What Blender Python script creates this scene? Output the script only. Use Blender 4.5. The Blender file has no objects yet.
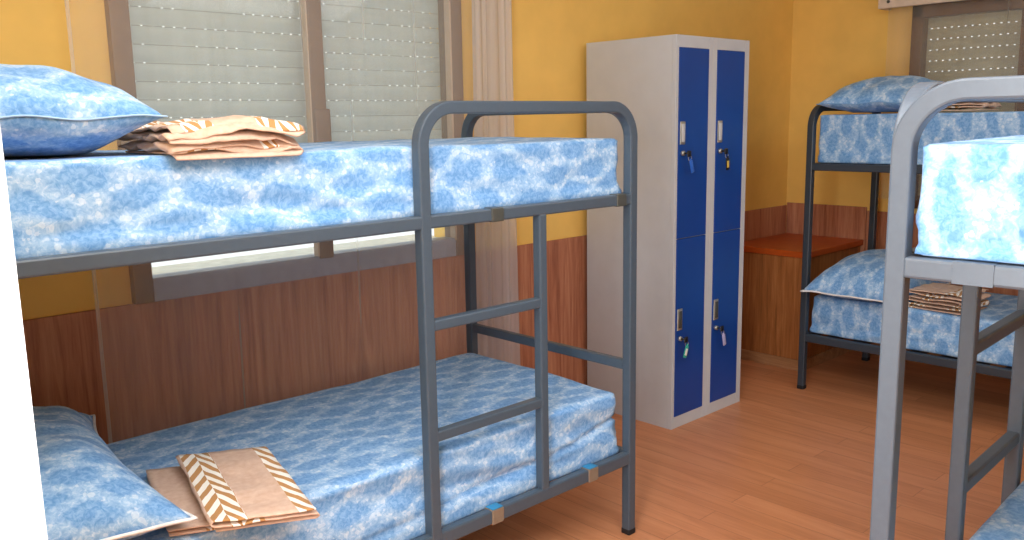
import bpy, bmesh, math, random
from mathutils import Vector, Matrix, noise
random.seed(7)
SC = bpy.context.scene
COL = SC.collection
PI = math.pi

# ------------------------------------------------------------------ materials
def lin(h):
    if isinstance(h, str):
        h = h.lstrip('#'); v = [int(h[i:i+2], 16)/255 for i in (0, 2, 4)]
    else: v = list(h)
    return tuple((c/12.92 if c <= .04045 else ((c+.055)/1.055)**2.4) for c in v) + (1.0,)

class NT:
    """tiny node-graph helper"""
    def __init__(s, name):
        s.m = bpy.data.materials.new(name); s.m.use_nodes = True
        s.t = s.m.node_tree; s.t.nodes.clear()
        s.out = s.n('ShaderNodeOutputMaterial')
    def n(s, typ, **kw):
        nd = s.t.nodes.new(typ)
        for k, v in kw.items():
            if k.startswith('i_'):
                nd.inputs[k[2:].replace('_', ' ')].default_value = v
            else: setattr(nd, k, v)
        return nd
    def l(s, a, b): s.t.links.new(a, b)
    def val(s, x, sock):
        if isinstance(x, (int, float)): sock.default_value = x
        else: s.l(x, sock)
    def math(s, op, a, b=0.0, c=None):
        nd = s.n('ShaderNodeMath', operation=op)
        s.val(a, nd.inputs[0]); s.val(b, nd.inputs[1])
        if c is not None: s.val(c, nd.inputs[2])
        return nd.outputs[0]
    def coord(s, which='Object', scale=(1, 1, 1), loc=(0, 0, 0), rot=(0, 0, 0)):
        tc = s.n('ShaderNodeTexCoord'); mp = s.n('ShaderNodeMapping')
        mp.inputs['Scale'].default_value = scale; mp.inputs['Location'].default_value = loc
        mp.inputs['Rotation'].default_value = rot
        s.l(tc.outputs[which], mp.inputs['Vector']); return mp.outputs[0]
    def noise(s, vec, scale, detail=3, rough=.55, dist=0.0):
        nd = s.n('ShaderNodeTexNoise'); s.l(vec, nd.inputs['Vector'])
        nd.inputs['Scale'].default_value = scale; nd.inputs['Detail'].default_value = detail
        nd.inputs['Roughness'].default_value = rough; nd.inputs['Distortion'].default_value = dist
        return nd.outputs['Fac']
    def ramp(s, fac, stops, interp='LINEAR'):
        nd = s.n('ShaderNodeValToRGB'); s.l(fac, nd.inputs[0]); cr = nd.color_ramp; cr.interpolation = interp
        while len(cr.elements) < len(stops): cr.elements.new(.5)
        for e, (p, c) in zip(cr.elements, stops):
            e.position = p; e.color = c if len(c) == 4 else tuple(c)+(1,)
        return nd.outputs[0]
    def mix(s, fac, a, b, mode='MIX'):
        nd = s.n('ShaderNodeMix', data_type='RGBA', blend_type=mode)
        s.val(fac, nd.inputs[0])
        for x, k in ((a, 6), (b, 7)):
            if isinstance(x, tuple): nd.inputs[k].default_value = x
            else: s.l(x, nd.inputs[k])
        return nd.outputs[2]
    def bump(s, h, strength=.3, dist=.01):
        nd = s.n('ShaderNodeBump'); nd.inputs['Strength'].default_value = strength
        nd.inputs['Distance'].default_value = dist; s.l(h, nd.inputs['Height']); return nd.outputs[0]
    def bsdf(s, col, rough=.5, metal=0.0, normal=None, spec=.5, sheen=0):
        b = s.n('ShaderNodeBsdfPrincipled')
        if isinstance(col, tuple): b.inputs['Base Color'].default_value = col
        else: s.l(col, b.inputs['Base Color'])
        s.val(rough, b.inputs['Roughness']); b.inputs['Metallic'].default_value = metal
        b.inputs['Specular IOR Level'].default_value = spec
        b.inputs['Sheen Weight'].default_value = sheen
        if normal is not None: s.l(normal, b.inputs['Normal'])
        s.l(b.outputs[0], s.out.inputs[0]); return b

def plain(name, hexc, rough=.5, metal=0.0, var=.06, spec=.5, nscale=30, bump=0.0):
    g = NT(name); c = lin(hexc); v = g.coord()
    f = g.noise(v, nscale, 3)
    d = tuple(x*(1-var*2) for x in c[:3])+(1,); u = tuple(min(1, x*(1+var)) for x in c[:3])+(1,)
    col = g.ramp(f, [(.3, d), (.7, u)])
    g.bsdf(col, rough, metal, g.bump(f, bump, .003) if bump else None, spec)
    return g.m

M = {}
M['frame'] = plain('grey_blue_painted_steel', '#475563', .36, 0.0, .03, .5, 60)
M['frame_lit'] = plain('lit_grey_blue_painted_steel', '#565f6a', .36, 0.0, .03, .5, 60)  # same bunk steel, lightened for the light falling on the nearest bed
M['frame_shaded'] = plain('shaded_grey_blue_painted_steel', '#343d48', .4, 0.0, .03, .5, 60)  # same bunk steel again, the dim light at the far bed put into its colour
M['cap'] = plain('black_rubber', '#15171b', .7)
M['clip'] = plain('bare_steel', '#565a58', .4, .4)
M['clip_tan'] = plain('dull_tan_steel', '#8f8273', .4, .3)
M['strap'] = plain('blue_strap', '#2f86b8', .6)
M['yellow'] = plain('yellow_wall_paint', '#f6cb70', .75, 0, .025, .3, 6, .04)
M['white_paint'] = plain('white_paint', '#f4f4f6', .6, 0, .01)
M['ceiling'] = plain('white_ceiling', '#f0ece4', .9, 0, .01)
M['locker_grey'] = plain('pale_grey_steel', '#c6cad0', .45, 0, .015, .4, 12)
M['locker_blue'] = plain('royal_blue_steel', '#06439a', .38, 0, .04, .5, 4)
M['chrome'] = plain('satin_metal', '#b9bab4', .3, .7)
M['lock_black'] = plain('black_lock', '#101116', .4)
M['orange_top'] = plain('orange_laminate', '#b8511b', .35, 0, .05, .5, 14)
M['beige_piping'] = plain('white_piping', '#eef0f2', .8)
M['alu'] = plain('brown_window_frame', '#86705f', .45, .1, .05, .4, 30)
M['alu_light'] = plain('pale_frame_edge', '#cbb6a0', .45, .1, .03)
M['alu_dark'] = plain('dark_window_frame', '#65442c', .45, .1, .05)
M['alu_blue'] = plain('blue_grey_frame', '#a3abbf', .4, .1, .04)
M['stone'] = plain('pale_stone_sill', '#e6e2d6', .8, 0, .08, .3, 25)
M['pelmet'] = plain('pale_beige_pelmet', '#e2d0c0', .7, 0, .05)
M['cord'] = plain('white_cord', '#e6e2da', .8)
M['tag_blue'] = plain('blue_plastic_tag', '#2a6ad0', .4)
M['tag_yellow'] = plain('yellow_plastic_tag', '#e2c25a', .4)
M['tag_teal'] = plain('teal_plastic_tag', '#35b6a4', .4)
M['tag_lilac'] = plain('pale_lilac_tag', '#b9b6e0', .4)
M['paper'] = plain('white_paper', '#f0efe9', .8)

def wood(name, dark, mid, light, axis='z', rough=.45, bw=None):
    g = NT(name)
    sc = {'z': (9, 9, .55), 'y': (9, .55, 9)}[axis]
    v = g.coord('Object', sc)
    n1 = g.noise(v, 2.2, 6, .62, 1.2)
    v2 = g.coord('Object', tuple(a*4 for a in sc))
    n2 = g.noise(v2, 3.0, 4, .6, .4)
    f = g.math('ADD', g.math('MULTIPLY', n1, .7), g.math('MULTIPLY', n2, .3))
    col = g.ramp(f, [(.33, lin(dark)), (.5, lin(mid)), (.66, lin(light))])
    g.bsdf(col, rough, 0, g.bump(n2, .08, .002), .4)
    return g.m
M['wainscot'] = wood('brown_wood_panel', '#935740', '#b97a5c', '#cc9473')
M['unit_wood'] = wood('brown_wood_unit', '#734621', '#9c6032', '#b47745')
M['skirting'] = wood('light_wood_skirting', '#8d6240', '#a87a54', '#b98c66', 'y')

def floor_mat():
    g = NT('orange_laminate_floor')
    v = g.coord('Object', (1, 1, 1), (0, 0, 0), (0, 0, PI/2))
    br = g.n('ShaderNodeTexBrick'); g.l(v, br.inputs['Vector'])
    br.offset = .37; br.inputs['Scale'].default_value = 1.0
    br.inputs['Brick Width'].default_value = 1.25; br.inputs['Row Height'].default_value = .105
    br.inputs['Mortar Size'].default_value = .0009; br.inputs['Mortar Smooth'].default_value = .3
    br.inputs['Color1'].default_value = (.35, .35, .35, 1); br.inputs['Color2'].default_value = (.65, .65, .65, 1)
    br.inputs['Mortar'].default_value = (.5, .5, .5, 1)
    tone = br.outputs['Color']
    gv = g.coord('Object', (11, .8, 1))
    # shift grain per plank
    mp = g.n('ShaderNodeVectorMath', operation='ADD'); g.l(gv, mp.inputs[0])
    sx = g.n('ShaderNodeVectorMath', operation='SCALE'); g.l(tone, sx.inputs[0]); sx.inputs['Scale'].default_value = 9
    g.l(sx.outputs[0], mp.inputs[1])
    n1 = g.noise(mp.outputs[0], 1.5, 6, .62, .9)
    n2 = g.noise(g.coord('Object', (60, 3, 1)), 2, 3)
    f = g.math('ADD', g.math('MULTIPLY', n1, .75), g.math('MULTIPLY', n2, .25))
    c1 = g.ramp(f, [(.30, lin('#b97850')), (.5, lin('#cd8a60')), (.70, lin('#d8976e'))])
    rgb = g.n('ShaderNodeSeparateColor'); g.l(tone, rgb.inputs[0])
    t2 = g.ramp(rgb.outputs[0], [(.3, (.93, .92, .91, 1)), (.7, (1.05, 1.04, 1.03, 1))])
    c2 = g.mix(1.0, c1, t2, 'MULTIPLY')
    c3 = g.mix(br.outputs['Fac'], c2, lin('#8a5233'))
    g.bsdf(c3, .38, 0, g.bump(n2, .05, .002), .4)
    return g.m
M['floor'] = floor_mat()

def floral(name, seed):
    """blue cotton: staggered mid-blue bouquets on a paler ground with small white flowers"""
    g = NT(name)
    uv = g.n('ShaderNodeTexCoord').outputs['UV']
    mp = g.n('ShaderNodeMapping'); g.l(uv, mp.inputs[0]); mp.inputs['Location'].default_value = (seed*.131, seed*.217, 0)
    v = mp.outputs[0]
    wv = g.n('ShaderNodeTexNoise'); g.l(v, wv.inputs['Vector']); wv.inputs['Scale'].default_value = 14; wv.inputs['Detail'].default_value = 3
    c = g.n('ShaderNodeVectorMath', operation='SUBTRACT'); g.l(wv.outputs['Color'], c.inputs[0]); c.inputs[1].default_value = (.5, .5, .5)
    wsub = g.n('ShaderNodeVectorMath', operation='SCALE'); g.l(c.outputs[0], wsub.inputs[0]); wsub.inputs['Scale'].default_value = .06
    wad = g.n('ShaderNodeVectorMath', operation='ADD'); g.l(v, wad.inputs[0]); g.l(wsub.outputs[0], wad.inputs[1])
    sp = g.n('ShaderNodeSeparateXYZ'); g.l(wad.outputs[0], sp.inputs[0])
    lw = g.n('ShaderNodeTexNoise'); g.l(v, lw.inputs['Vector']); lw.inputs['Scale'].default_value = 4.5; lw.inputs['Detail'].default_value = 1
    ls = g.n('ShaderNodeSeparateXYZ'); g.l(lw.outputs['Color'], ls.inputs[0])
    px = g.math('ADD', sp.outputs[0], g.math('MULTIPLY', ls.outputs[0], .10)); py = g.math('ADD', sp.outputs[1], g.math('MULTIPLY', ls.outputs[1], .10))
    cx_ = g.math('COSINE', g.math('MULTIPLY', px, 2*PI/.18)); cy_ = g.math('COSINE', g.math('MULTIPLY', py, 2*PI/.135))
    c2_ = g.math('COSINE', g.math('MULTIPLY', py, 4*PI/.135))
    P = g.math('MULTIPLY', g.math('ADD', g.math('MULTIPLY', g.math('MULTIPLY', cx_, cy_), 2.0), c2_), .6)
    edge = g.noise(v, 34, 4, .7, .5)
    f = g.math('ADD', P, g.math('MULTIPLY', g.math('SUBTRACT', edge, .5), 2.6))
    patch = g.ramp(g.math('ADD', g.math('MULTIPLY', f, .4), .5), [(.20, (0, 0, 0, 1)), (.60, (1, 1, 1, 1))])
    fine = g.noise(v, 75, 3, .7, .8)
    blue = g.ramp(fine, [(.36, lin('#6194cd')), (.5, lin('#74a4d8')), (.66, lin('#8fb8e2'))])
    pale = g.ramp(fine, [(.36, lin('#8cb5df')), (.54, lin('#a6c8e9')), (.68, lin('#c6dbf1'))])
    col = g.mix(patch, pale, blue)
    # little white blossoms in the gaps
    pet = g.n('ShaderNodeTexVoronoi', feature='SMOOTH_F1'); g.l(v, pet.inputs['Vector']); pet.inputs['Scale'].default_value = 48
    pet.inputs['Smoothness'].default_value = .3
    bl = g.math('LESS_THAN', g.math('ADD', pet.outputs['Distance'], g.math('MULTIPLY', g.math('ADD', f, .45), .30)), .24)
    col = g.mix(g.math('MULTIPLY', bl, .36), col, lin('#e4eef8'))
    weave = g.noise(g.coord('Object', (1, 1, 1)), 260, 2)
    g.bsdf(col, .85, 0, g.bump(weave, .08, .001), .2, .1)
    return g.m
M['floral'] = [floral('blue_floral_cotton_%s' % a, i+1) for i, a in enumerate(('a', 'b', 'c'))]

def linen_mat(bands):
    """tan cotton with brown-white leaf chevron bands, in metres along the cloth (UV)"""
    g = NT('tan_cotton_chevron_band')
    uv = g.n('ShaderNodeTexCoord').outputs['UV']
    sp = g.n('ShaderNodeSeparateXYZ'); g.l(uv, sp.inputs[0]); U, V = sp.outputs[0], sp.outputs[1]
    mask = None; pat = None
    for a, b in bands:
        m = g.math('MULTIPLY', g.math('GREATER_THAN', U, a), g.math('LESS_THAN', U, b))
        mask = m if mask is None else g.math('MAXIMUM', mask, m)
    W = .072
    fu = g.math('FRACT', g.math('DIVIDE', U, W))
    zig = g.math('ABSOLUTE', g.math('SUBTRACT', fu, .5))
    s = g.math('FRACT', g.math('DIVIDE', g.math('ADD', V, g.math('MULTIPLY', zig, .150)), .066))
    alt = g.math('GREATER_THAN', fu, .5)
    s2 = g.math('FRACT', g.math('ADD', s, g.math('MULTIPLY', alt, .5)))
    br = g.math('GREATER_THAN', s2, .5)
    pat = g.mix(br, lin('#f5f1ea'), lin('#b98a58'))
    n = g.noise(g.coord('Object'), 60, 3)
    tan = g.ramp(n, [(.3, lin('#ceac97')), (.7, lin('#dcc0ad'))])
    col = g.mix(mask, tan, pat)
    g.bsdf(col, .9, 0, g.bump(g.noise(g.coord('Object'), 300, 2), .1, .001), .15, .1)
    return g.m

def shutter_mat(name, c1, c2, zoff, hx_=.11, hz_=.024):
    g = NT(name)
    tc = g.n('ShaderNodeTexCoord'); sp = g.n('ShaderNodeSeparateXYZ'); g.l(tc.outputs['Object'], sp.inputs[0])
    X, Z = sp.outputs[0], sp.outputs[2]
    fz = g.math('FRACT', g.math('DIVIDE', Z, .06))
    fx = g.math('FRACT', g.math('DIVIDE', X, .0365))
    nearz = g.math('LESS_THAN', g.math('ABSOLUTE', g.math('SUBTRACT', fz, .04)), hz_)
    nearx = g.math('LESS_THAN', g.math('ABSOLUTE', g.math('SUBTRACT', fx, .5)), hx_)
    nz = g.noise(g.coord('Object', (1.6, 1, 9)), 1.7, 2)
    nf = g.noise(g.coord('Object', (27.4, 1, 17)), 1.0, 1)
    open_ = g.math('GREATER_THAN', g.math('ADD', g.math('MULTIPLY', nz, .6), g.math('MULTIPLY', nf, .4)), zoff)
    hole = g.math('MULTIPLY', g.math('MULTIPLY', nearz, nearx), open_)
    line = g.math('LESS_THAN', fz, .05)
    n = g.noise(g.coord('Object', (3, 1, 12)), 3, 3)
    base = g.ramp(n, [(.3, lin(c1)), (.7, lin(c2))])
    col = g.mix(g.math('MULTIPLY', line, .45), base, lin('#6d6a60'))
    b = g.bsdf(col, .6, 0, None, .3)
    tr = g.n('ShaderNodeBsdfTransparent'); mx = g.n('ShaderNodeMixShader')
    g.l(hole, mx.inputs[0]); g.l(b.outputs[0], mx.inputs[1]); g.l(tr.outputs[0], mx.inputs[2])
    g.l(mx.outputs[0], g.out.inputs[0])
    return g.m
M['shutter'] = shutter_mat('pale_shutter_slats', '#d3dfe2', '#dbe6e9', .47)
M['shutter_warm'] = shutter_mat('warm_grey_shutter_slats', '#c4bba6', '#d0c8b4', .36, .13, .032)

def glass_mat():
    g = NT('window_glass')
    tr = g.n('ShaderNodeBsdfTransparent'); tr.inputs[0].default_value = (.96, .98, .97, 1)
    gl = g.n('ShaderNodeBsdfGlossy'); gl.inputs['Roughness'].default_value = .03
    gl.inputs[0].default_value = (.9, .92, .95, 1)
    nz = g.noise(g.coord(), 3, 2); gl_r = g.math('MULTIPLY', nz, .08); g.l(gl_r, gl.inputs['Roughness'])
    mx = g.n('ShaderNodeMixShader'); mx.inputs[0].default_value = .02
    g.l(tr.outputs[0], mx.inputs[1]); g.l(gl.outputs[0], mx.inputs[2]); g.l(mx.outputs[0], g.out.inputs[0])
    return g.m
M['glass'] = glass_mat()

def sheer_mat(name, opac, hexc='#efe9e2'):
    g = NT(name)
    v = g.coord('Object', (22, 22, .25))
    n = g.noise(v, 1.0, 3, .5)
    op = g.ramp(n, [(.3, (opac*.85,)*3+(1,)), (.62, (opac*1.05,)*3+(1,)), (.75, (min(1, opac*1.3),)*3+(1,))])
    d = g.n('ShaderNodeBsdfDiffuse'); d.inputs[0].default_value = lin(hexc)
    tl = g.n('ShaderNodeBsdfTranslucent'); tl.inputs[0].default_value = lin(hexc)
    a = g.n('ShaderNodeMixShader'); a.inputs[0].default_value = .35
    g.l(d.outputs[0], a.inputs[1]); g.l(tl.outputs[0], a.inputs[2])
    tr = g.n('ShaderNodeBsdfTransparent'); mx = g.n('ShaderNodeMixShader')
    g.l(op, mx.inputs[0]); g.l(tr.outputs[0], mx.inputs[1]); g.l(a.outputs[0], mx.inputs[2])
    g.l(mx.outputs[0], g.out.inputs[0]); return g.m
M['sheer'] = sheer_mat('white_sheer_voile', .24)
M['sheer_dense'] = sheer_mat('gathered_white_voile', .70, '#dcdde2')
M['sheer_hem'] = sheer_mat('voile_hem', .6)

# ------------------------------------------------------------------ mesh helpers
def link(name, bm, mat, parent=None, loc=None, rot=None, smooth=True, autos=None):
    me = bpy.data.meshes.new(name)
    bmesh.ops.recalc_face_normals(bm, faces=bm.faces[:])
    bm.to_mesh(me); bm.free()
    for p in me.polygons: p.use_smooth = smooth
    for m in (mat if isinstance(mat, list) else [mat]): me.materials.append(m)
    o = bpy.data.objects.new(name, me); COL.objects.link(o)
    if parent: o.parent = parent
    if loc is not None: o.location = loc
    if rot is not None: o.rotation_euler = rot
    if autos is not None:
        for p in me.polygons: p.use_smooth = False
    return o

def box(bm, x0, x1, y0, y1, z0, z1, bev=0.0, seg=2, mi=0):
    r = bmesh.ops.create_cube(bm, size=1.0)
    vs = r['verts']
    for v in vs:
        v.co = Vector(((x0+x1)/2+v.co.x*(x1-x0), (y0+y1)/2+v.co.y*(y1-y0), (z0+z1)/2+v.co.z*(z1-z0)))
    fs = set(f for v in vs for f in v.link_faces)
    for f in fs: f.material_index = mi
    if bev > 0:
        es = list(set(e for v in vs for e in v.link_edges))
        bmesh.ops.bevel(bm, geom=es, offset=bev, segments=seg, profile=.5, affect='EDGES')

def rsec(w, h, r, n=3):
    """rounded rectangle section, ccw"""
    pts = []
    for cx, cy, a0 in ((w/2-r, h/2-r, 0), (-w/2+r, h/2-r, PI/2), (-w/2+r, -h/2+r, PI), (w/2-r, -h/2+r, 1.5*PI)):
        for i in range(n+1):
            a = a0+i*PI/2/n; pts.append((cx+r*math.cos(a), cy+r*math.sin(a)))
    return pts

def fillet(pts, radii, n=16):
    out = [Vector(pts[0])]
    for i in range(1, len(pts)-1):
        p, a, b = Vector(pts[i]), Vector(pts[i-1]), Vector(pts[i+1]); r = radii[i-1]
        d1 = (a-p).normalized(); d2 = (b-p).normalized()
        ang = d1.angle(d2); t = r/math.tan(ang/2)
        s, e = p+d1*t, p+d2*t
        c = p+(d1+d2).normalized()*(r/math.sin(ang/2))
        u, w = (s-c), (e-c); tot = u.angle(w); ax = u.cross(w).normalized()
        for k in range(n+1): out.append(c+Matrix.Rotation(tot*k/n, 3, ax) @ u)
    out.append(Vector(pts[-1])); return out

def sweep(bm, path, sec, up, cap=True, mi=0):
    """sweep section along a planar path; up = plane normal (section y axis)"""
    up = Vector(up).normalized(); rings = []
    for i, p in enumerate(path):
        if i == 0: t = path[1]-p
        elif i == len(path)-1: t = p-path[-2]
        else: t = (path[i+1]-p).normalized()+(p-path[i-1]).normalized()
        t.normalize(); side = t.cross(up).normalized()
        rings.append([bm.verts.new(p+side*a+up*b) for a, b in sec])
    n = len(sec)
    for a, b in zip(rings, rings[1:]):
        for k in range(n):
            f = bm.faces.new((a[k], a[(k+1) % n], b[(k+1) % n], b[k])); f.material_index = mi
    if cap:
        bm.faces.new(rings[0]).material_index = mi; bm.faces.new(list(reversed(rings[-1]))).material_index = mi

def rod(bm, p, q, r, n=10):
    p, q = Vector(p), Vector(q); t = (q-p).normalized()
    up = Vector((0, 0, 1)) if abs(t.z) < .9 else Vector((1, 0, 0))
    side = t.cross(up).normalized(); up = side.cross(t)
    A = [bm.verts.new(p+side*r*math.cos(2*PI*k/n)+up*r*math.sin(2*PI*k/n)) for k in range(n)]
    B = [bm.verts.new(q+side*r*math.cos(2*PI*k/n)+up*r*math.sin(2*PI*k/n)) for k in range(n)]
    for k in range(n): bm.faces.new((A[k], A[(k+1) % n], B[(k+1) % n], B[k]))
    bm.faces.new(A); bm.faces.new(list(reversed(B)))

def empty(name, loc, rz=0.0, label=None, cat=None, group=None, kind=None):
    o = bpy.data.objects.new(name, None); COL.objects.link(o)
    o.empty_display_size = .1
    o.location = loc; o.rotation_euler = (0, 0, rz); tag(o, label, cat, group, kind); return o

def tag(o, label=None, cat=None, group=None, kind=None):
    if label: o['label'] = label
    if cat: o['category'] = cat
    if group: o['group'] = group
    if kind: o['kind'] = kind
    return o

def struct(name, bm, mat, parent=None, smooth=False, **k):
    o = link(name, bm, mat, parent, smooth=smooth, **k)
    if parent is None: o['kind'] = 'structure'
    return o

# ------------------------------------------------------------------ room
YW, XW, XL, YR, H = 2.9, 5.185, .2, -1.35, 2.55
bm = bmesh.new(); box(bm, -1.6, XW+.15, YR-.15, YW+.15, -.1, 0); struct('floor', bm, M['floor'])
bm = bmesh.new(); box(bm, -1.6, XW+.15, YR-.15, YW+.15, H, H+.1); struct('ceiling', bm, M['ceiling'])

def wall_hole(name, axis, pos, thick, a0, a1, h0, h1, z0, z1, mat):
    """wall on plane axis=pos.., spanning a0..a1 with an opening h0..h1, z0..z1"""
    bm = bmesh.new()
    for s0, s1, b0, b1 in ((a0, h0, 0, H), (h1, a1, 0, H), (h0, h1, 0, z0), (h0, h1, z1, H)):
        if s1-s0 < 1e-4 or b1-b0 < 1e-4: continue
        if axis == 'y': box(bm, s0, s1, pos, pos+thick, b0, b1)
        else: box(bm, pos, pos+thick, s0, s1, b0, b1)
    return struct(name, bm, mat)
W1 = dict(x0=1.013, x1=2.438, z0=.872, z1=2.18)      # window beside the near bunk
W2 = dict(y0=.75, y1=2.156, z0=.90, z1=2.06)         # window above the far bunk
YP, XP = YW+.012, XW+.012                            # plaster sits just behind the panelling
wall_hole('wall_left', 'y', YP, .2, XL-.2, XW+.2, W1['x0'], W1['x1'], W1['z0'], W1['z1'], M['yellow'])
wall_hole('wall_back', 'x', XP, .2, YR, YP, W2['y0'], W2['y1'], W2['z0'], W2['z1'], M['yellow'])
bm = bmesh.new(); box(bm, -1.6, XP, YR-.15, YR, 0, H); struct('wall_right', bm, M['yellow'])
# doorway wall: the photographer stands in its opening
bm = bmesh.new(); box(bm, .02, XL, .90, YP, 0, H); box(bm, .02, XL, YR, -.16, 0, H)
box(bm, .02, XL, -.16, .90, 2.12, H); struct('wall_front', bm, M['yellow'])
d = empty('door_1', (0, 0, 0), kind='structure')
bm = bmesh.new()
box(bm, -.01, XL+.005, .866, .912, 0, 2.12, .003); box(bm, -.01, XL+.002, -.17, -.13, 0, 2.12, .003)
box(bm, -.008, XL, -.13, .866, 2.08, 2.13, .003)
link('door_frame', bm, M['white_paint'], d, smooth=False)

# wood panelling
bm = bmesh.new(); box(bm, XL+.002, XW, YW, YP, 0, .872, .002); struct('trim_1', bm, M['wainscot'])
bm = bmesh.new(); box(bm, XW, XP, 2.372, YW, 0, .889, .002)
struct('trim_2', bm, M['wainscot'])
bm = bmesh.new(); box(bm, XW+.004, XP, YR, 2.370, 0, .868, .002)
struct('trim_3', bm, M['wainscot'])
bm = bmesh.new(); box(bm, XW-.012, XW+.003, YR+.01, 2.35, 0, .075, .003); struct('baseboard_back', bm, M['skirting'])
bm = bmesh.new(); box(bm, XL+.01, 4.45, YW-.014, YW-.001, 0, .075, .003); struct('baseboard_left', bm, M['skirting'])

# ------------------------------------------------------------------ windows
def slat_sheet(bm, a0, a1, z0, z1, pitch=.06, depth=.004):
    """roller shutter curtain in local x-z plane, bulging to -y"""
    prof = []; n = int(math.ceil((z1-z0)/pitch))
    for k in range(n):
        for i in range(6):
            t = i/6; z = z0+(k+t)*pitch
            if z > z1: break
            prof.append((-depth*math.sin(PI*min(1, max(0, (t-.09)/.91))) if t > .09 else .001, z))
    A = [bm.verts.new((a0, y, z)) for y, z in prof]; B = [bm.verts.new((a1, y, z)) for y, z in prof]
    for k in range(len(prof)-1): bm.faces.new((A[k], B[k], B[k+1], A[k+1]))

w1 = empty('window_1', (0, 0, 0), kind='structure')
x0, x1, z0, z1 = W1['x0'], W1['x1'], W1['z0'], W1['z1']
bm = bmesh.new()
box(bm, x0, x0+.063, YW-.022, YW+.06, z0, z1, .004); box(bm, x1-.062, x1, YW-.022, YW+.06, z0, z1, .004)
box(bm, x0, x1, YW-.022, YW+.06, z1-.06, z1, .004)
link('frame', bm, M['alu'], w1, smooth=False)
bm = bmesh.new()
box(bm, x1-.070, x1-.06, YW-.024, YW+.010, z0+.07, z1-.06, .002); box(bm, 1.697, 1.704, YW-.025, YW+.008, .95, z1-.06, .002)
link('frame_edge', bm, M['alu_light'], w1, smooth=False)
bm = bmesh.new(); box(bm, 1.704, 1.766, YW-.024, YW+.011, .94, z1-.05, .004)
mul = link('mullion', bm, M['alu'], w1, smooth=False)
bm = bmesh.new(); box(bm, 1.712, 1.778, YW-.032, YW-.022, 1.20, 1.50, .006); link('latch', bm, M['alu'], mul)
bm = bmesh.new(); box(bm, x0+.063, x1-.062, YW-.02, YW+.06, z0, .951, .004); link('bottom_rail', bm, M['alu_blue'], w1, smooth=False)
for a, b in ((x0+.063, 1.695), (1.764, x1-.07)):
    bm = bmesh.new(); box(bm, a, b, YW+.012, YW+.016, .951, z1-.06); link('pane', bm, M['glass'], w1, smooth=False)
bm = bmesh.new(); slat_sheet(bm, x0+.03, x1-.03, 0, z1-.02-.992)
link('roller_shutter', bm, M['shutter'], w1, loc=(0, YW+.085, .992))
bm = bmesh.new(); box(bm, x0-.03, x1+.03, YW+.07, YW+.36, z0-.01, .93, .006); link('outer_sill', bm, M['stone'], w1, smooth=False)

w2 = empty('window_2', (0, 0, 0), kind='structure')
y0, y1, z0, z1 = W2['y0'], W2['y1'], W2['z0'], W2['z1']
bm = bmesh.new()
box(bm, XW-.02, XW+.06, y1-.062, y1, z0, z1, .004); box(bm, XW-.02, XW+.06, y0, y0+.06, z0, z1, .004)
box(bm, XW-.02, XW+.06, y0, y1, z1-.085, z1, .004); box(bm, XW-.02, XW+.06, y0, y1, z0, z0+.07, .004)
link('frame', bm, M['alu_dark'], w2, smooth=False)
bm = bmesh.new(); box(bm, XW-.022, XW+.05, 1.525, 1.590, z0+.05, z1-.08, .004); link('mullion', bm, M['alu_dark'], w2, smooth=False)
for a, b in ((y0+.06, 1.525), (1.590, y1-.062)):
    bm = bmesh.new(); box(bm, XW+.012, XW+.016, a, b, z0+.07, z1-.085); link('pane', bm, M['glass'], w2, smooth=False)
bm = bmesh.new(); slat_sheet(bm, -1.34, .06, 0, z1-.03-.957)
o = link('roller_shutter', bm, M['shutter_warm'], w2, loc=(XW+.085, y1-.09, .957), rot=(0, 0, PI/2))
bm = bmesh.new(); box(bm, XW+.10, XW+.3, y0, y1, z0-.02, z0+.02, .004); link('outer_sill', bm, M['stone'], w2, smooth=False)

# sheer curtains
def curtain_mesh(a0, a1, z0, z1, amp, waves, seed, flare=0.0):
    bm = bmesh.new(); nx = max(40, int(waves*14)); nz = 26; rows = []
    for j in range(nz+1):
        tz = j/nz; z = z0+(z1-z0)*tz; row = []
        for i in range(nx+1):
            t = i/nx
            s = (a0+(a1-a0)*t)+flare*(1-tz)*(t-.5)
            ph = t*waves*2*PI+1.3*noise.noise(Vector((t*7, tz*.8, seed)))*3
            y = amp*(.55+.45*noise.noise(Vector((t*5, seed, 2))))*math.sin(ph)*(1.0+.25*noise.noise(Vector((t*9, tz*2, seed+5))))
            row.append(bm.verts.new((s, y, z)))
        rows.append(row)
    for a, b in zip(rows, rows[1:]):
        for i in range(nx): bm.faces.new((a[i], a[i+1], b[i+1], b[i]))
    return bm
ct = empty('sheer_curtain', (1.78, 2.845, 0), 0, 'long white sheer curtain hanging in front of the window beside the near bunk', 'curtain')
k = 2.845/2.9
cx = lambda v: v*k-1.78
link('voile', curtain_mesh(cx(.895), cx(2.54), .06, 2.34, .0035, 10, 3), M['sheer'], ct)
link('gathered_voile', curtain_mesh(cx(2.49), cx(2.715), .06, 2.34, .010, 5, 8, .05), M['sheer_dense'], ct, loc=(0, -.03, 0))
bm = curtain_mesh(cx(.890), cx(.902), .06, 2.34, .002, 1, 2); link('side_hem', bm, M['sheer_hem'], ct, loc=(0, -.012, 0))
bm = bmesh.new(); rod(bm, (-1.05, 0, 2.35), (1.05, 0, 2.35), .011)
link('curtain_rod', bm, M['chrome'], ct)

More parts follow.
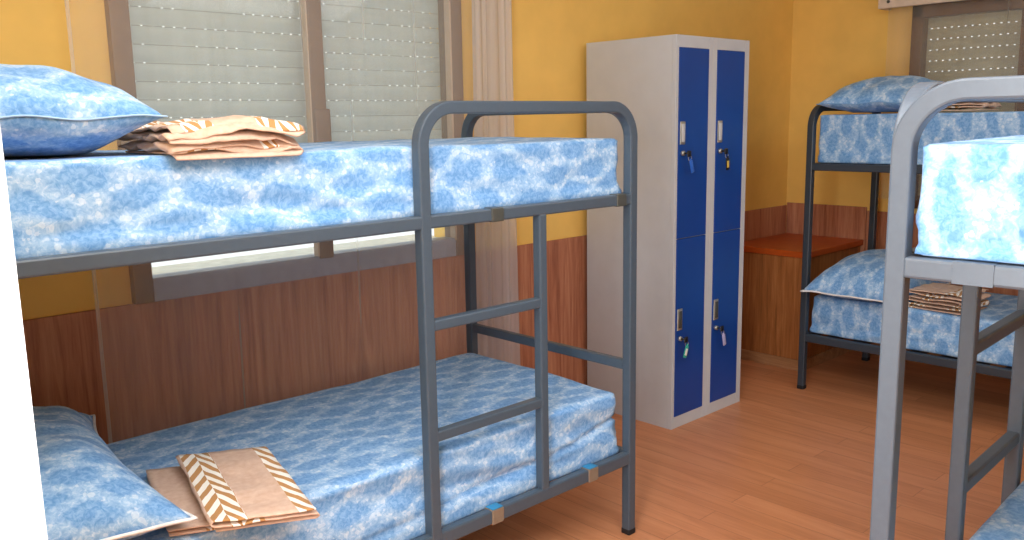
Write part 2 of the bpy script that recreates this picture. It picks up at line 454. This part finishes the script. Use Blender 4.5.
ct2 = empty('sheer_curtain', (5.135, 1.5, 0), 0, 'white sheer curtain hanging at the far window above the back bunk', 'curtain')
bm = curtain_mesh(-.80, .78, .95, 2.07, .009, 14, 11); link('voile', bm, M['sheer'], ct2, rot=(0, 0, PI/2))
bm = bmesh.new(); rod(bm, (0, -.96, 2.08), (0, .765, 2.08), .008); link('curtain_rod', bm, M['chrome'], ct2)
pm = empty('curtain_pelmet', (5.075, 1.45, 2.035), 0, 'pale beige pelmet board above the far window', 'pelmet')
bm = bmesh.new(); box(bm, -.012, .012, -.95, .86, 0, .22, .004); link('front_board', bm, M['pelmet'], pm, smooth=False)
bm = bmesh.new(); box(bm, .012, .12, .836, .86, 0, .22, .003); link('side_board', bm, M['pelmet'], pm, smooth=False)
bm = bmesh.new(); box(bm, .012, .12, -.95, -.926, 0, .22, .003); link('side_board', bm, M['pelmet'], pm, smooth=False)
for yy in (.80, -.88):
    bm = bmesh.new(); rod(bm, (-.016, yy, .035), (-.010, yy, .035), .009, 12); link('screw', bm, M['clip'], pm)

# ------------------------------------------------------------------ bunk beds
# local frame: x from foot (0) to head, front long side at y = 0, back at y = -wid
RAIL_U, RAIL_L = (1.166, 1.202), (.264, .306)
def make_bunk(loc, rz, wid, label, length=2.0, rungs=(.886, .572), F=None):
    T = .035; TS = rsec(T, T, .0045, 2); root = empty('bunk_bed', loc, rz, label, 'bunk bed', 'grey steel bunk beds')
    F = F or M['frame']; h = T/2; top = 1.5-h
    for x in (h, length-h):
        bm = bmesh.new()
        p = fillet([(x, -h, .012), (x, -h, top), (x, -wid+h, top), (x, -wid+h, .012)], [.10, .10])
        sweep(bm, p, TS, (1, 0, 0)); ef = link('end_frame', bm, F, root, autos=25)
        for yy in (-h, -wid+h):
            bm = bmesh.new(); box(bm, x-h-.001, x+h+.001, yy-h-.001, yy+h+.001, 0, .022, .004); link('foot_cap', bm, M['cap'], ef, autos=25)
    # guard hoop with the ladder below it
    G = .880; g2 = .016; bm = bmesh.new()
    p = fillet([(G, -h, .27), (G, -h, top), (h, -h, top), (h, -h, 1.19)], [.10, .10])
    sweep(bm, p, rsec(.0345, .0345, .0045, 2), (0, 1, 0)); link('guard_rail', bm, F, root, autos=25)
    for z0, z1 in (RAIL_U, RAIL_L):
        for yy in (-.001, -wid+.031):
            bm = bmesh.new(); box(bm, T-.004, length-T+.004, yy-.030, yy, z0, z1, .005); link('side_rail', bm, F, root, autos=25)
        for xx in (.001, length-.031):
            bm = bmesh.new(); box(bm, xx, xx+.030, -wid+T-.004, -T+.004, z0, z1, .005); link('end_rail', bm, F, root, autos=25)
    bm = bmesh.new(); box(bm, .002, .030, -wid+T-.004, -T+.004, .596, .630, .005); link('foot_bar', bm, F, root, autos=25)
    bm = bmesh.new(); box(bm, .428, .459, -.033, -.001, RAIL_L[1]-.004, RAIL_U[0]+.004, .005); link('ladder_post', bm, F, root, autos=25)
    for z in rungs:
        bm = bmesh.new(); box(bm, .455, G-h+.004, -.031, -.002, z, z+.031, .005); link('rung', bm, F, root, autos=25)
    # clips round the rails
    for (z0, z1), xs, mt in ((RAIL_U, (.605, .060), M['clip']), (RAIL_L, (.628, .200), M['clip_tan'])):
        for x in xs:
            bm = bmesh.new(); box(bm, x, x+.046, -.034, .003, z0-.002, z1+.002, .003); c = link('clip', bm, mt, root, autos=25)
            if mt is M['clip_tan']:
                bm = bmesh.new(); box(bm, x+.002, x+.044, -.033, .0015, z1+.0025, z1+.005, .001); link('strap', bm, M['strap'], c)
    bm = bmesh.new(); box(bm, -.0004, .0318, -.175, -.112, RAIL_U[0]-.0008, RAIL_U[1]+.0008, .0005); link('clip', bm, F, root, autos=25)
    for z0, z1 in (RAIL_U, RAIL_L):          # slatted base
        bm = bmesh.new()
        for k in range(13):
            x = .10+k*(length-.26)/12; box(bm, x, x+.06, -wid+.030, -.030, z0+.002, z1-.018, .003)
        link('slatted_base', bm, F, root, autos=25)
    return root

make_bunk((2.279, 1.815, 0), PI, .86, 'slate-grey steel bunk bed along the window wall, its ladder and hoop in full view')
make_bunk((4.191, .247, 0), PI/2, .795, 'shaded grey steel bunk bed standing far back against the end wall under the small window', 2.0, (.886, .572), M['frame_shaded'])
make_bunk((1.500, .650, 0), math.radians(2.5), .86, 'brightly lit grey steel bunk bed frame cut off by the right edge, nearest the camera', 2.0, (.930, .615), M['frame_lit'])

def mattress(x0, x1, y0, y1, z0, z1, mat, label, seed, wr=1.0, res=.016, tuck=True, r=.024, rz=0.0, slant=0.0):
    hx, hy, hz = (x1-x0)/2, (y1-y0)/2, (z1-z0)/2
    bm = bmesh.new(); cache = {}
    def pt(p):
        key = tuple(round(c, 5) for c in p)
        if key in cache: return cache[key]
        q = Vector([max(-(h-r), min(h-r, c)) for h, c in zip((hx, hy, hz), p)])
        d = Vector(p)-q; nrm = d.normalized() if d.length > 1e-9 else Vector((0, 0, 1)); co = q+nrm*r; s = seed*11.3
        if nrm.z < 0: co = q+nrm.lerp(nrm/max(abs(c) for c in nrm), .75)*r
        X, Y, Z = co
        side = 1-abs(nrm.z)**2
        along = X if abs(nrm.y) > abs(nrm.x) else Y
        low = max(0.0, min(1.0, (hz*.4-Z)/(hz*1.2)))
        # long slanting creases, strongest low on the sides
        a = noise.noise(Vector((along*2.3+s, Z*13+along*2.0, s)))
        b = noise.noise(Vector((along*5+s, Z*26-along*3.2, s+4)))
        cre = (1-abs(a)*2.4)*.011*(.35+low)+b*.006*(.4+low)
        topw = noise.noise(Vector((X*3+s, Y*3.4, s)))*.006+noise.noise(Vector((X*9, Y*7+X*4, s+2)))*.0028
        dsp = side*cre*wr*(1 if Z > -hz+.01 else .3)+(abs(nrm.z)**2)*(topw*wr if nrm.z > 0 else 0)
        if tuck:
            zz = Z+hz; tt = (X+hx)/(2*hx); g = math.exp(-((zz-.048-slant*tt**3-.012*noise.noise(Vector((along*3, s, 0))))/.007)**2)
            dsp -= side*g*(.005+.09*slant)*wr
            dsp += side*math.exp(-((zz-.028)/.016)**2)*.004*wr
        if nrm.z < .5: dsp = max(-.03, min(dsp-.006*side, .003))
        co2 = co+nrm*dsp
        if nrm.z < 0: co2.z = max(co2.z, -hz)
        v = bm.verts.new(co2); cache[key] = v; return v
    def lin_(h, n): return [-h+2*h*i/n for i in range(n+1)]
    nx, ny, nz = int(2*hx/res), int(2*hy/res), max(12, int(2*hz/.011))
    xs, ys, zs = lin_(hx, nx), lin_(hy, ny), lin_(hz, nz)
    def face(us, vs, f):
        for i in range(len(us)-1):
            for j in range(len(vs)-1):
                try: bm.faces.new((pt(f(us[i], vs[j])), pt(f(us[i+1], vs[j])), pt(f(us[i+1], vs[j+1])), pt(f(us[i], vs[j+1]))))
                except ValueError: pass
    for s in (1, -1):
        face(xs, ys, lambda a, b: (a, b, s*hz)); face(xs, zs, lambda a, b: (a, s*hy, b)); face(ys, zs, lambda a, b: (s*hx, a, b))
    bm.normal_update(); bmesh.ops.recalc_face_normals(bm, faces=bm.faces[:]); uvl = bm.loops.layers.uv.new('UVMap')
    for fc in bm.faces:
        n_ = fc.normal
        for lp in fc.loops:
            X, Y, Z = lp.vert.co; dr = hz-Z
            if abs(n_.z) > .7: uv = (X, Y)
            elif abs(n_.y) > abs(n_.x): uv = (X, Y+math.copysign(dr, n_.y))
            else: uv = (X+math.copysign(dr, n_.x), Y)
            lp[uvl].uv = uv
    o = link('mattress', bm, mat, loc=((x0+x1)/2, (y0+y1)/2, (z0+z1)/2), rot=(0, 0, rz))
    return tag(o, label, 'mattress', 'mattresses in blue floral fitted sheets')

FL = M['floral']
mattress(.345, 2.244, 1.8555, 2.635, 1.188, 1.383, FL[0], 'mattress in blue floral sheet on the top bunk by the large window', 1, 1.0)
mattress(.345, 2.240, 1.8560, 2.635, .292, .524, FL[1], 'mattress in blue floral sheet on the lower bunk by the large window', 2, 1.3, r=.03, slant=.085)
mattress(4.232, 4.945, .31, 2.208, 1.2035, 1.446, FL[1], 'mattress in blue floral sheet on the far top bunk under the small window', 3, .4, r=.012)
mattress(4.233, 4.945, .31, 2.209, .3075, .508, FL[0], 'mattress in blue floral sheet on the far lower bunk beside the wood unit', 4, 1.25, r=.03)
def at3(x, y):           # point in the frame of the nearest bunk
    c, q = math.cos(math.radians(2.5)), math.sin(math.radians(2.5)); return 1.5+c*x-q*y, .65+q*x+c*y
cx3, cy3 = at3(.010+.94, -.0405-.385)
for z0, z1, k, lab, sd in ((1.2035, 1.394, 1, 'bright blue floral mattress on the top bunk nearest the camera at right', 5), (.3075, .522, 0, 'blue floral mattress showing only a corner at the bottom right edge', 6)):
    mattress(cx3-.94, cx3+.94, cy3-.385, cy3+.385, z0, z1, FL[k], lab, sd, .6, r=.018, tuck=False, rz=math.radians(2.5))

# ------------------------------------------------------------------ pillows
def pillow(loc, rz, a, b, up, dn, mat, label, seed, piping=None, pinch=.07):
    """a, b half sizes; the seam lies dn above the base; lens-shaped cushion"""
    bm = bmesh.new(); n, m = 44, 56; outline = []
    def edge(u, v):
        x = a*u*(1-pinch*(1-abs(v)**2.5)); y = b*v*(1-.05*(1-u*u)); return x, y
    def bulge(u, v):
        return max(0.0, (1-abs(u)**2.4))**.62*max(0.0, (1-abs(v)**3.2))**.55
    grids = []
    for s in (1, -1):
        g = []
        for i in range(n+1):
            row = []
            for j in range(m+1):
                u, v = -1+2*i/n, -1+2*j/m; x, y = edge(u, v); t = bulge(u, v)
                w = noise.noise(Vector((x*7+seed, y*7, s)))*.012+noise.noise(Vector((x*17+y*9, y*15, seed)))*.005
                e = 1-max(abs(u), abs(v))
                w *= min(1, e*5)
                # radial pulls at the corners
                w += .006*math.sin(9*math.atan2(v, u)+seed)*min(1, e*6)*(1-t)
                rim = .010*noise.noise(Vector((u*2, v*2, seed+9)))
                z = dn+rim+(up*t+w if s > 0 else -(dn*1.12*min(1, t*1.1)))
                if s < 0: z = max(z, .001)
                row.append(bm.verts.new((x, y, z)))
            g.append(row)
        grids.append(g)
    for s, g in zip((1, -1), grids):
        for i in range(n):
            for j in range(m):
                q = (g[i][j], g[i+1][j], g[i+1][j+1], g[i][j+1]); bm.faces.new(q if s > 0 else tuple(reversed(q)))
    g = grids[0]
    ring = [g[i][0].co.copy() for i in range(n)]+[g[n][j].co.copy() for j in range(m)]+[g[n-i][m].co.copy() for i in range(n)]+[g[0][m-j].co.copy() for j in range(m)]
    uvl = bm.loops.layers.uv.new('UVMap'); uvd = {}
    for k, g in enumerate(grids):
        for j in range(m+1):
            acc = 0.0
            for i in range(n//2, n+1):
                if i > n//2: acc += (g[i][j].co-g[i-1][j].co).length
                uvd[g[i][j]] = [acc, 0]
            acc = 0.0
            for i in range(n//2-1, -1, -1):
                acc -= (g[i][j].co-g[i+1][j].co).length; uvd[g[i][j]] = [acc, 0]
        for i in range(n+1):
            acc = 0.0
            for j in range(m//2, m+1):
                if j > m//2: acc += (g[i][j].co-g[i][j-1].co).length
                uvd[g[i][j]][1] = acc
            acc = 0.0
            for j in range(m//2-1, -1, -1):
                acc -= (g[i][j].co-g[i][j+1].co).length; uvd[g[i][j]][1] = acc
    for fc in bm.faces:
        for lp in fc.loops: lp[uvl].uv = (uvd[lp.vert][0]+seed*.3, uvd[lp.vert][1])
    bmesh.ops.remove_doubles(bm, verts=bm.verts[:], dist=.0006)
    o = link('pillow', bm, mat, loc=loc, rot=(0, 0, rz)); tag(o, label, 'pillow', 'pillows in blue floral cases')
    bm = bmesh.new(); R = .0045 if piping else .0022; N = len(ring); prev = None; first = None
    for k in range(N+1):
        p = ring[k % N]; t = (ring[(k+1) % N]-ring[k-1]).normalized(); sd = t.cross(Vector((0, 0, 1))).normalized()
        p = p+sd*R*.4
        c = [bm.verts.new(p+sd*R*math.cos(q*PI/3)+Vector((0, 0, R*math.sin(q*PI/3)))) for q in range(6)] if k < N else first
        if k == 0: first = c
        if prev:
            for q in range(6): bm.faces.new((prev[q], prev[(q+1) % 6], c[(q+1) % 6], c[q]))
        prev = c
    pp = link('piping', bm, piping or mat, o)
    if piping: pp['label'] = 'white piping along the pillow seam'
    return o
pillow((.540, 2.285, 1.388), 0.0, .217, .415, .118, .078, FL[2], 'plump blue floral pillow on the top bunk beside the large window', 1)
pillow((.522, 2.297, .530), math.radians(-5), .245, .455, .140, .052, FL[2], 'blue floral pillow with white edge on the lower bunk beside the large window', 2, M['beige_piping'], .20)
pillow((4.570, 1.966, 1.453), 0.01, .388, .232, .135, .046, FL[0], 'blue floral pillow on the far top bunk at the end wall', 3)
pillow((4.520, 1.968, .514), 0.01, .405, .238, .180, .036, FL[0], 'blue floral pillow with white piping on the far lower bunk beside the wood unit', 4, M['beige_piping'])

# ------------------------------------------------------------------ folded linen
def folded(name, loc, rz, wid, dep, layers, gap, mat, label, seed, cat='bed linen', group='folded tan and brown chevron bed linen', mess=1.0, shrink=.0, tilt=0.0, skew=0.0, dome=0.0, droop=0.0):
    """cloth folded back and forth: section in local x-z (visible along y), swept in y"""
    prof = []; r = gap/2
    for k in range(layers):
        w0 = wid/2-shrink*k-.006*random.random()*mess
        n = 16; d = 1 if k % 2 == 0 else -1
        for i in range(n+1):
            t = -1+2*i/n; prof.append((d*t*w0, k*gap+.003))
        if k < layers-1:
            for i in range(1, 6):
                a = -PI/2+PI*i/6; prof.append((d*(w0+r*math.cos(a)*1.3), k*gap+.003+r+r*math.sin(a)))
    s = [0.0]
    for p, q in zip(prof, prof[1:]): s.append(s[-1]+math.hypot(q[0]-p[0], q[1]-p[1]))
    bm = bmesh.new(); uvl = bm.loops.layers.uv.new('UVMap'); ny = 26; rows = []; tot = s[-1]
    for j in range(ny+1):
        v = -1+2*j/ny; row = []
        for i, (x, z) in enumerate(prof):
            lay = z/gap; fl = min(1, lay/2)
            dy = .006*mess*noise.noise(Vector((s[i]*3.0, seed, 0)))*3
            X = x+mess*.008*noise.noise(Vector((lay*1.7, v*1.8, seed)))*(.4+fl)
            zz = z+mess*(.008*noise.noise(Vector((x*9, v*3+seed, lay*.6)))+.004*noise.noise(Vector((x*25, v*8, seed+lay))))*min(1, lay)
            zz += tilt*x*min(1, lay/layers)
            zz *= 1-dome*(x/(wid/2))**2+dome*.5*noise.noise(Vector((x*7, seed, v)))
            zz = max(.0025, zz)
            if v < -.72: zz -= droop*((-.72-v)/.28)**2
            row.append(bm.verts.new((X, v*dep/2*(1-.04*mess*noise.noise(Vector((lay, seed, 4))))+dy+skew*X, zz)))
        rows.append(row)
    for j in range(ny):
        for i in range(len(prof)-1):
            f = bm.faces.new((rows[j][i], rows[j][i+1], rows[j+1][i+1], rows[j+1][i]))
            for lp, (jj, ii) in zip(f.loops, ((j, i), (j, i+1), (j+1, i+1), (j+1, i))):
                lp[uvl].uv = (tot-s[ii], (jj/ny)*dep)
    o = link(name, bm, mat, loc=loc, rot=(0, 0, rz))
    sm = o.modifiers.new('thick', 'SOLIDIFY'); sm.thickness = .0035; sm.offset = 0
    return tag(o, label, cat, group)

# lower near bunk: two flat pieces, the top one with a band along each long side
Wm = .215
folded('folded_sheet', (.835, 2.030, .529), math.radians(-14), .215, .40, 2, .013, linen_mat([(.30, .372)]), 'plain tan folded sheet underneath on the lower bunk, poking out beside the pillow', 3, mess=.5, skew=-.2)
folded('folded_duvet_cover', (.902, 1.942, .556), math.radians(-14), Wm, .46, 3, .012, linen_mat([(.000, .036), (Wm-.072, Wm), (Wm+.05, Wm+.12)]), 'tan folded duvet cover with chevron bands lying on top on the lower bunk', 5, mess=.8, skew=-.27)
# upper near bunk: rumpled stack seen edge-on
folded('folded_duvet_cover', (.900, 1.972, 1.386), math.radians(2), .300, .27, 6, .0132, linen_mat([(.03, .10), (.20, .30), (1.30, 1.37), (1.0, 1.04)]), 'rumpled stack of tan chevron bed linen on the top bunk beside the pillow', 9, mess=1.8, dome=.22, droop=.014)
# far bunk
folded('folded_duvet_cover', (4.42, 1.588, 1.453), math.radians(92), .25, .26, 5, .014, linen_mat([(.0, .20), (.27, .40), (.5, .62), (.9, 1.0)]), 'folded tan chevron bed linen on the far top bunk under the small window', 12, mess=1.2)
folded('folded_duvet_cover', (4.365, 1.570, .514), math.radians(86), .27, .25, 6, .017, linen_mat([(.02, .10), (.36, .46), (.75, .80), (1.10, 1.25), (1.36, 1.50)]), 'folded stack of tan chevron bed linen on the far lower bunk beside its pillow', 14, mess=.9)

# ------------------------------------------------------------------ lockers
LX, LY, LW, LD, LH = 3.208, 2.347, .584, .525, 1.803
lk = empty('locker', (LX, LY, 0), 0, 'tall pale grey metal locker with four royal blue doors against the yellow wall', 'locker')
bm = bmesh.new()
box(bm, 0, .016, .0205, LD, 0, LH); box(bm, LW-.016, LW, .0205, LD, 0, LH)
box(bm, .0165, LW-.0165, LD-.01, LD, .0, LH); box(bm, .0165, LW-.0165, .0205, LD-.0105, LH-.02, LH)
box(bm, .0165, LW-.0165, .03, LD-.0105, .055, .07)
for a, b in ((0.0, .020), (.250, .2815), (.2825, .314), (.546, LW)):
    box(bm, a, b, 0, .02, 0, LH, .0012)
for a, b in ((.0205, .2495), (.3145, .5455)):
    box(bm, a, b, 0.0005, .02, 1.750, LH, .001); box(bm, a, b, 0.0005, .02, 0, .056, .001)
    box(bm, a, b, .008, .02, .89, .91)
box(bm, .275, .29, .022, LD-.011, .072, LH-.022)
link('cabinet_body', bm, M['locker_grey'], lk, smooth=False)
for x0, x1 in ((.020, .250), (.314, .546)):
    for z0, z1, zh in ((.902, 1.749, 1.377), (.057, .898, .523)):
        bm = bmesh.new(); box(bm, x0+.002, x1-.002, -.002, .016, z0, z1, .002)
        dr = link('door', bm, M['locker_blue'], lk, smooth=False)
        hx = x0+.030
        bm = bmesh.new()
        box(bm, hx-.019, hx+.019, -.006, .0, zh-.051, zh+.051, .003); link('handle_plate', bm, M['chrome'], dr)
        bm = bmesh.new(); box(bm, hx-.011, hx+.011, -.010, -.004, zh-.040, zh+.040, .002)
        link('handle_grip', bm, M['clip'] if z0 < .5 else M['locker_grey'], dr)
        bm = bmesh.new(); rod(bm, (hx+.0, -.014, zh-.090), (hx, 0, zh-.090), .011, 16); link('lock', bm, M['chrome'], dr)
def key(x, z, mat, label, ang, white):
    t = empty('key', (x, LY-.018, z), 0, label, 'key', 'keys hanging in the locker doors')
    t.rotation_euler = (0, 0, 0)
    bm = bmesh.new(); rod(bm, (0, .006, 0), (0, -.014, 0), .004, 8); box(bm, -.004, .022, -.020, -.012, -.016, .012, .004)
    link('key_head', bm, M['lock_black'], t)
    bm = bmesh.new(); N = 20; prev = None; R = .012
    pts = [Vector((.014+R*math.cos(2*PI*i/N), -.017, -.022+R*math.sin(2*PI*i/N))) for i in range(N)]
    for i in range(N): rod(bm, pts[i], pts[(i+1) % N], .0012, 6)
    link('key_ring', bm, M['chrome'], t)
    bm = bmesh.new(); box(bm, -.012, .012, -.021, -.016, -.062, -.004, .004); box(bm, -.005, .005, -.0205, -.0165, -.006, .004, .001)
    f = link('key_tag', bm, mat, t, loc=(.018, 0, -.028), rot=(0, ang, 0))
    bm = bmesh.new(); box(bm, -.008, .008, -.0222, -.0205, -.050, -.018, .001); link('tag_paper', bm, white, f)
key(LX+.050, 1.287, M['tag_blue'], 'key with blue tag on the upper left locker door', -.30, M['tag_blue'])
key(LX+.344, 1.287, M['lock_black'], 'key with dark and pale yellow tag on the upper right locker door', -.05, M['tag_yellow'])
key(LX+.050, .433, M['tag_teal'], 'key with teal tag on the lower left locker door', .38, M['paper'])
key(LX+.344, .433, M['tag_lilac'], 'key with pale lilac tag on the lower right locker door', -.25, M['tag_lilac'])

# ------------------------------------------------------------------ corner unit with the orange top
un = empty('corner_unit', (4.5, 2.64, 0), 0, 'low wood-panelled corner unit with orange top between locker and far bunk', 'cabinet')
bm = bmesh.new(); box(bm, 0, .684, -.245, .258, .0, .655, .002); link('side_panel', bm, M['unit_wood'], un, smooth=False)
bm = bmesh.new(); box(bm, -.012, .684, -.262, .258, .655, .690, .004); link('worktop', bm, M['orange_top'], un, autos=25)
bm = bmesh.new(); box(bm, -.010, .0, -.250, .258, 0, .062, .002); box(bm, -.010, .684, -.255, -.245, 0, .062, .002); link('plinth', bm, M['skirting'], un, smooth=False)

# ------------------------------------------------------------------ light
def area(name, loc, target, sx, sy, power, col=(1, 1, 1)):
    L = bpy.data.lights.new(name, 'AREA'); L.shape = 'RECTANGLE'; L.size = sx; L.size_y = sy; L.energy = power; L.color = col
    o = bpy.data.objects.new(name, L); COL.objects.link(o); o.location = loc
    o.rotation_euler = (Vector(target)-Vector(loc)).to_track_quat('-Z', 'Y').to_euler(); return o
area('ceiling_bounce_light', (1.0, .9, 2.51), (1.3, 1.2, 0), 2.0, 1.8, 88, (.97, .985, 1))
area('room_fill_light', (3.3, 0.2, 2.51), (3.3, .9, 0), 1.6, 1.6, 30, (1, .985, .96))  # added ceiling fill for the far half of the room
area('doorway_fill_light', (-.14, .50, 1.30), (1.8, 2.1, .95), .5, 1.3, 43, (.98, .99, 1))  # added softbox fill left of the camera, made tall to reach undersides
w = bpy.data.worlds.new('overcast_sky'); SC.world = w; w.use_nodes = True
bg = w.node_tree.nodes['Background']; bg.inputs[0].default_value = (.93, .97, 1, 1); bg.inputs[1].default_value = 1.6

# ------------------------------------------------------------------ camera
yaw, pit, rol, f = .753507773, .169750527, -.0175750498, 871.979591
fwd = Vector((math.cos(pit)*math.sin(yaw), math.cos(pit)*math.cos(yaw), -math.sin(pit)))
rt = Vector((math.cos(yaw), -math.sin(yaw), 0)); upv = rt.cross(fwd)
R_ = rt*math.cos(rol)+upv*math.sin(rol); U_ = -rt*math.sin(rol)+upv*math.cos(rol)
cam = bpy.data.cameras.new('camera'); cam.sensor_width = 36; cam.lens = f/1024*36; cam.clip_start = .02
co = bpy.data.objects.new('camera', cam); COL.objects.link(co)
m = Matrix((R_, U_, -fwd)).transposed().to_4x4(); m.translation = Vector((0, 0, 1.445)); co.matrix_world = m
SC.camera = co
SC.view_settings.view_transform = 'Standard'; SC.view_settings.look = 'None'
SC.view_settings.exposure = 0.0
SC.cycles.max_bounces = 8; SC.cycles.transparent_max_bounces = 16
